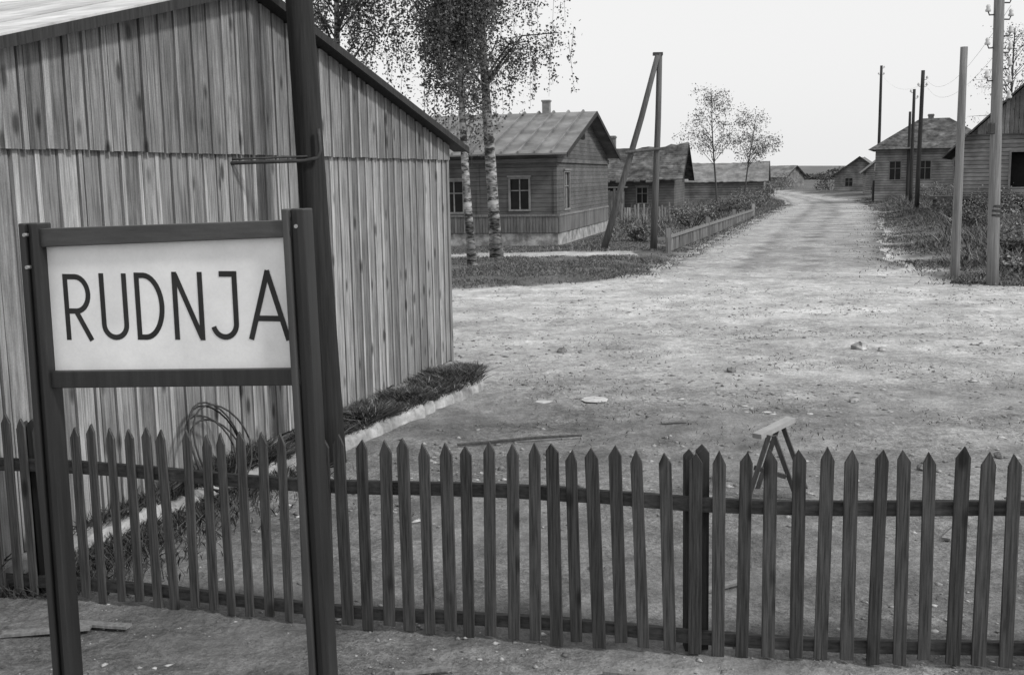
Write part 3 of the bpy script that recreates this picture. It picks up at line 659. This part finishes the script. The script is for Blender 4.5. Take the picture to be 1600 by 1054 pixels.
# ---------------------------------------------------------------- trees
def leafcloud(pts,size,name,parent,mat='leaf'):
    n=len(pts); P_=np.array(pts,dtype=np.float32); a=RNG.normal(size=(n,3)); a/=np.linalg.norm(a,axis=1)[:,None]; b=RNG.normal(size=(n,3)); b-=a*(a*b).sum(1)[:,None]; b/=np.linalg.norm(b,axis=1)[:,None]
    s=(size*RNG.uniform(.5,1.3,(n,1)))
    V=np.stack([P_-a*s*.5,P_+b*s*.36,P_+a*s*.5,P_-b*s*.36],1).reshape(-1,3)
    o=rawmesh(name,V,np.arange(4*n).reshape(n,4),mat); o.parent=parent; return o
def birch(x,y,H,label,leanx,crown_r,zmin,nl,strands,leafn,droop=1.3,r0=.17,seed=1,size=.10,bark='bark_birch',bias=(0,0),name="birch_tree",leaf='leaf',spread=.07,clump=.22):
    random.seed(seed)
    e=thing(name,label,"tree",(x,y,gz(x,y)))
    mb=MB(); K_=12; tr=[]
    for i in range(K_+1):
        t=i/K_; tr.append(Vector((leanx*t+.10*math.sin(t*5+seed)*t,.1*math.sin(3*t+seed),-.2+(H+.2)*t)))
    mb.tube(tr,[r0*(1.25 if i==0 else 1)*(1-.85*(i/K_))+.01 for i in range(K_+1)],10,wob=.12); mb.obj("trunk",bark,e,smooth=True)
    lm=MB(); leaves=[]
    for i in range(nl):
        t=random.uniform(zmin/H,.97); k=t*K_; p=tr[int(k)].lerp(tr[min(K_,int(k)+1)],k-int(k))
        a=random.uniform(0,6.283); L_=crown_r*(1-.55*(t-zmin/H)/(1-zmin/H))*random.uniform(.4,1.05)
        d=Vector((math.cos(a)+bias[0],math.sin(a)+bias[1],0)); 
        q1=p+d*L_*.5+Vector((0,0,L_*.55)); q2=p+d*L_*.95+Vector((0,0,L_*.55)); 
        r=r0*(1-t)*.3+.012
        lm.tube([p,p.lerp(q1,.5)+Vector((0,0,.05)),q1,q2],[r,r*.8,r*.5,.008],5,cap=False)
        for j in range(strands):
            f=random.uniform(.3,1.05); s=(p.lerp(q1,f*2) if f<.5 else q1.lerp(q2,(f-.5)*2)); s=s+Vector((random.gauss(0,clump),random.gauss(0,clump),random.gauss(0,.12)))
            D_=random.uniform(.25,1)*droop; sw=Vector((random.gauss(0,.12),random.gauss(0,.12),0))
            if j%2==0: lm.tube([s,s+sw*.5+Vector((0,0,-D_*.5)),s+sw+Vector((0,0,-D_))],[.008,.006,.004],3,cap=False)
            for m_ in range(int(leafn*(.4+.6*D_/droop))):
                g_=random.random()**1.25; sp=spread*(1.35-.8*g_); c=s+sw*g_+Vector((0,0,-D_*g_)); leaves.append((c.x+random.gauss(0,sp),c.y+random.gauss(0,sp),c.z+random.gauss(0,sp)))
    lm.obj("limbs",'bark',e)
    leafcloud(leaves,size,"crown",e,leaf)
    return e
birch(-.42,34.0,12.5,"tall birch with white spotted trunk and drooping foliage",-.5,3.3,4.9,46,11,62,droop=1.9,r0=.19,seed=3,size=.085,spread=.11,clump=.2,bias=(.08,0))
birch(-1.1,31.6,11,"slender birch with dense hanging foliage near house",-.55,2.1,4.3,48,12,66,droop=2.1,r0=.13,seed=11,bias=(-.25,0),size=.085,spread=.11,clump=.2)
birch(-5.3,33.5,12.5,"birch with sparse drooping crown behind warehouse",.3,3.2,5.2,48,12,56,droop=1.8,r0=.15,seed=5,size=.085,spread=.11,clump=.2)
birch(15.0,79,8.2,"young sparse roadside tree with thin crown",-.6,2.8,3.2,26,8,20,droop=.5,r0=.07,seed=21,size=.12,bark='bark',name="young_tree",leaf='leaf_pale',spread=.18)
birch(17.0,80,6.6,"young sparse roadside tree with thin crown",.8,2.8,2.8,24,8,20,droop=.5,r0=.06,seed=22,size=.12,bark='bark',name="young_tree",leaf='leaf_pale',spread=.18)
birch(31.5,70,11.0,"nearly bare tree behind goods shed",.4,4.0,4.0,40,10,5,droop=.5,r0=.14,seed=31,size=.12,bark='bark',name="bare_tree",spread=.25)
def bush(x,y,r,h,label,n=1400,seed=0,size=.1,mat='leaf'):
    random.seed(seed); e=thing("bush",label,"bush",(x,y,gz(x,y)),0,"roadside bushes"); pts=[]; st=MB()
    cl=[(random.gauss(0,r*.45),random.gauss(0,r*.45),random.uniform(.2,.8)*h,random.uniform(.22,.45)*r) for _ in range(12)]
    for c in cl:
        st.tube([(c[0]*.2,c[1]*.2,-.1),(c[0]*.7,c[1]*.7,c[2]*.6),(c[0],c[1],c[2])],[.03,.02,.008],4,cap=False)
    for i in range(n):
        c=random.choice(cl); v=Vector((random.gauss(0,1),random.gauss(0,1),random.gauss(0,.8))).normalized()*c[3]*random.uniform(.4,1.25)
        pts.append((c[0]+v.x,c[1]+v.y,max(.03,c[2]+v.z)))
    st.obj("stem",'bark',e); leafcloud(pts,size,"foliage",e,mat)
for i,(x,y,r,h) in enumerate([(12.6,63,1.1,1.1),(14.8,70,1.2,1.3),(16.9,77,1.3,1.5),(19.3,84,1.4,1.5),(4.9,41.5,.6,.6),(8.6,52,.9,1.0),(10.6,57,.9,1.0),
    (26.8,66,1.2,1.2),(24.8,58,1.2,1.2),(20.5,50,1.2,1.0),(23.3,52,1.4,1.2),(30,78,1.4,1.3),(17.5,41,.8,.7),(15.2,33,.7,.5),(22,45,1.2,1.0),(13.4,29.5,.6,.45),(12.6,27,.5,.35),(19,36,.8,.6),
    (21.5,97,1.6,1.8),(25,110,1.8,1.9),(28.6,128,2.0,2.0),(31,150,2.4,2.4),(39.5,160,2.6,2.6),(33.5,98,1.4,1.6),(41,140,2.2,2.2)]):
    bush(x,y,r,h,"rough leafy bush growing beside dirt road",1500,100+i,.10 if y<90 else .17,'leaf' if i%3==0 else 'leaf_pale')
random.seed(77); pts=[]
for i in range(14000):
    x=random.uniform(-60,170); y=random.uniform(330,345); hmax=1.5+3.2*max(0,fbm(x,0,.05)+.25)+1.5*abs(fbm(x,2,.3)); pts.append((x,y,random.random()**.8*hmax))
tl_=leafcloud(pts,1.0,"distant_trees",None); tag(tl_,kind="stuff")
# ---------------------------------------------------------------- wire coil, sawhorse, debris
random.seed(50)
cw=MB(); c0=Vector((-2.42,8.75,.42))
for k in range(5):
    r=.33+random.uniform(-.06,.05); pts=[]; tl=random.uniform(-.2,.2); off=Vector((random.gauss(0,.05),random.gauss(0,.04),random.gauss(0,.03)))
    for i in range(25):
        a=2*math.pi*i/24; pts.append(c0+off+U*(r*math.cos(a)*1.0)+Vector((0,0,r*math.sin(a)*(1+.06*k/5)))+N*(.12*math.sin(a+tl)*-1+.02*math.cos(2*a)))
    cw.tube(pts,.008,5)
tag(cw.obj("wire_coil",'iron',smooth=True),"loose coil of dark wire leaning against warehouse wall","wire coil")
sh=thing("sawhorse","rough wooden sawhorse with pale worn top board","sawhorse",(2.12,8.6,0),-.45)
mb=MB(); mb.beam((-.10,-.22,.53),(.07,.26,.58),.085,.04); mb.obj("top_board",'trim',sh)
for y0 in (-.15,.19):
    for sx in (-1,1): 
        mb=MB(); mb.beam((sx*.02,y0,.53),(sx*.19+.02,y0+.07*sx,-.02),.036,.028,up=(0,1,0)); mb.obj("leg",'mid_pole',sh)
mb=MB(); mb.beam((-.13,-.17,.26),(.12,-.14,.20),.024,.035); mb.obj("brace",'mid_pole',sh)
mb=MB(); pts=[Vector((-.55,10.35,.03)),Vector((.2,10.5,.05)),Vector((.68,10.62,.04))]; mb.tube(pts,[.014,.016,.012],6); tag(mb.obj("stick",'mid_pole'),"long dark stick lying on the packed dirt","stick")
for (x,y,L_,a,wd2) in ((-2.75,6.05,.5,.12,.07),(-2.45,6.12,.36,-.25,.06),(1.3,6.6,.4,.5,.05),(.55,5.35,.22,-.4,.03),(-.5,5.45,.3,.15,.035),(3.2,7.6,.5,.9,.06),(1.7,11.2,.3,.2,.05)):
    mb=MB(); c=Vector((x,y,gz(x,y)+.022)); d=Vector((math.cos(a),math.sin(a),0)); mb.beam(c-d*L_/2,c+d*L_/2+Vector((0,0,.01)),wd2,.016); tag(mb.obj("broken_plank",'grey_pole'),"broken piece of weathered plank lying on dirt by the fence","plank","debris on the dirt yard")
def stone(x,y,s,mat,label,fl=.6,name="stone"):
    mb=MB(); n1,n2=8,5; vs=[];fs=[]
    for j in range(n2+1):
        for i in range(n1):
            th=math.pi*j/n2; ph=2*math.pi*i/n1; r=s*(1+.5*mnoise.noise(Vector((math.cos(ph)*1.3+x*7,math.sin(ph)*1.3+y*5,j*.7))))
            vs.append((r*math.sin(th)*math.cos(ph),r*math.sin(th)*math.sin(ph),r*fl*math.cos(th)+s*fl*.5))
    for j in range(n2):
        for i in range(n1): fs.append((j*n1+i,(j+1)*n1+i,(j+1)*n1+(i+1)%n1,j*n1+(i+1)%n1))
    mb.add(vs,fs); o=mb.obj(name,mat); o.location=(x,y,gz(x,y)); tag(o,label,"stone" if name=="stone" else "scrap","debris on the dirt yard"); return o
stone(5.15,15.9,.12,'lime',"pale rough stone on the sandy square"); stone(5.4,15.7,.06,'lime',"small pale stone on the sandy square")
stone(7.4,13.9,.06,'lime',"small pale stone on the sandy square"); stone(.95,12.5,.17,'scrap',"flat pale scrap lying on the dirt",.06,"flat_scrap")
stone(.35,12.4,.10,'scrap',"flat pale scrap lying on the dirt",.05,"flat_scrap"); stone(3.9,12.2,.06,'lime',"small pale stone on the sandy square")
stone(2.9,14.2,.07,'brick',"dark broken brick on the dirt",.6,"stone"); stone(.75,16.2,.08,'brick',"dark broken brick on the dirt"); stone(.55,7.0,.05,'brick',"dark broken brick on the dirt")
stone(3.6,9.3,.06,'brick',"dark broken brick on the dirt"); stone(4.4,9.6,.05,'brick',"dark broken brick on the dirt")
octv=np.array([(1,0,0),(0,1,0),(-1,0,0),(0,-1,0),(0,0,.7),(0,0,-.5)],dtype=np.float32); octf=np.array([(0,1,4),(1,2,4),(2,3,4),(3,0,4),(1,0,5),(2,1,5),(3,2,5),(0,3,5)])
def gravel(name,n,ylo,yhi,smin,smax,mat,p=2.5,flat=1,thr=0.02,sg_=.15):
    Vs=[];Fs=[]; c=0
    while c<n:
        y=ylo+(yhi-ylo)*random.random()**1.2; x=random.uniform(-.45*y-.3,.52*y+.5)
        if fbm(x,y,.5)+random.gauss(0,sg_)<thr: continue
        c+=1
        if wd_(x,y)<.9 and y<15: continue
        s=smin+(smax-smin)*random.random()**p*(.55 if y<6.5 else 1); a=random.uniform(0,6.28); R_=np.array([[math.cos(a),-math.sin(a),0],[math.sin(a),math.cos(a),0],[0,0,1]])
        v=octv*s*RNG.uniform(.6,1.3,(6,3))*np.array([1.3,.9,flat]); v=v@R_.T; v+=np.array([x,y,gz(x,y)+s*.05]); Fs.append(octf+len(Vs)*6); Vs.append(v)
    return tag(rawmesh(name,np.concatenate(Vs),np.concatenate(Fs),mat),kind="stuff")
gravel("gravel",11000,4.2,28,.004,.040,'stone',4.5,.8)
gravel("dark_rubble",5500,4.2,26,.005,.042,'brick',4.5,.6)
gravel("wood_chips",450,4.4,20,.012,.07,'scrap',3,.10)
def s_tuft():
    y=random.uniform(8,24); x=random.uniform(-.3*y,.5*y)
    if fbm(x,y,.6)<.22: return None
    if wd_(x,y)<.8: return None
    return x,y,1
blades("sparse_grass",1500,s_tuft,.035,.012,'grass_mid',lean=.9)
for (p0,p1,sag) in (((10.95,24.37,5.45),(25.3,67.0,7.5),.9),((10.95,24.37,6.1),(25.3,67.0,7.9),.9),((25.3,67.0,7.9),(35.1,104,11.3),.8)):
    mb=MB(); p0=Vector(p0);p1=Vector(p1); mb.tube([p0.lerp(p1,i/12)-Vector((0,0,sag*4*(i/12)*(1-i/12))) for i in range(13)],.004,4)
    tag(mb.obj("overhead_wire",'iron'),"thin sagging overhead wire strung between wooden poles","wire","overhead wires")
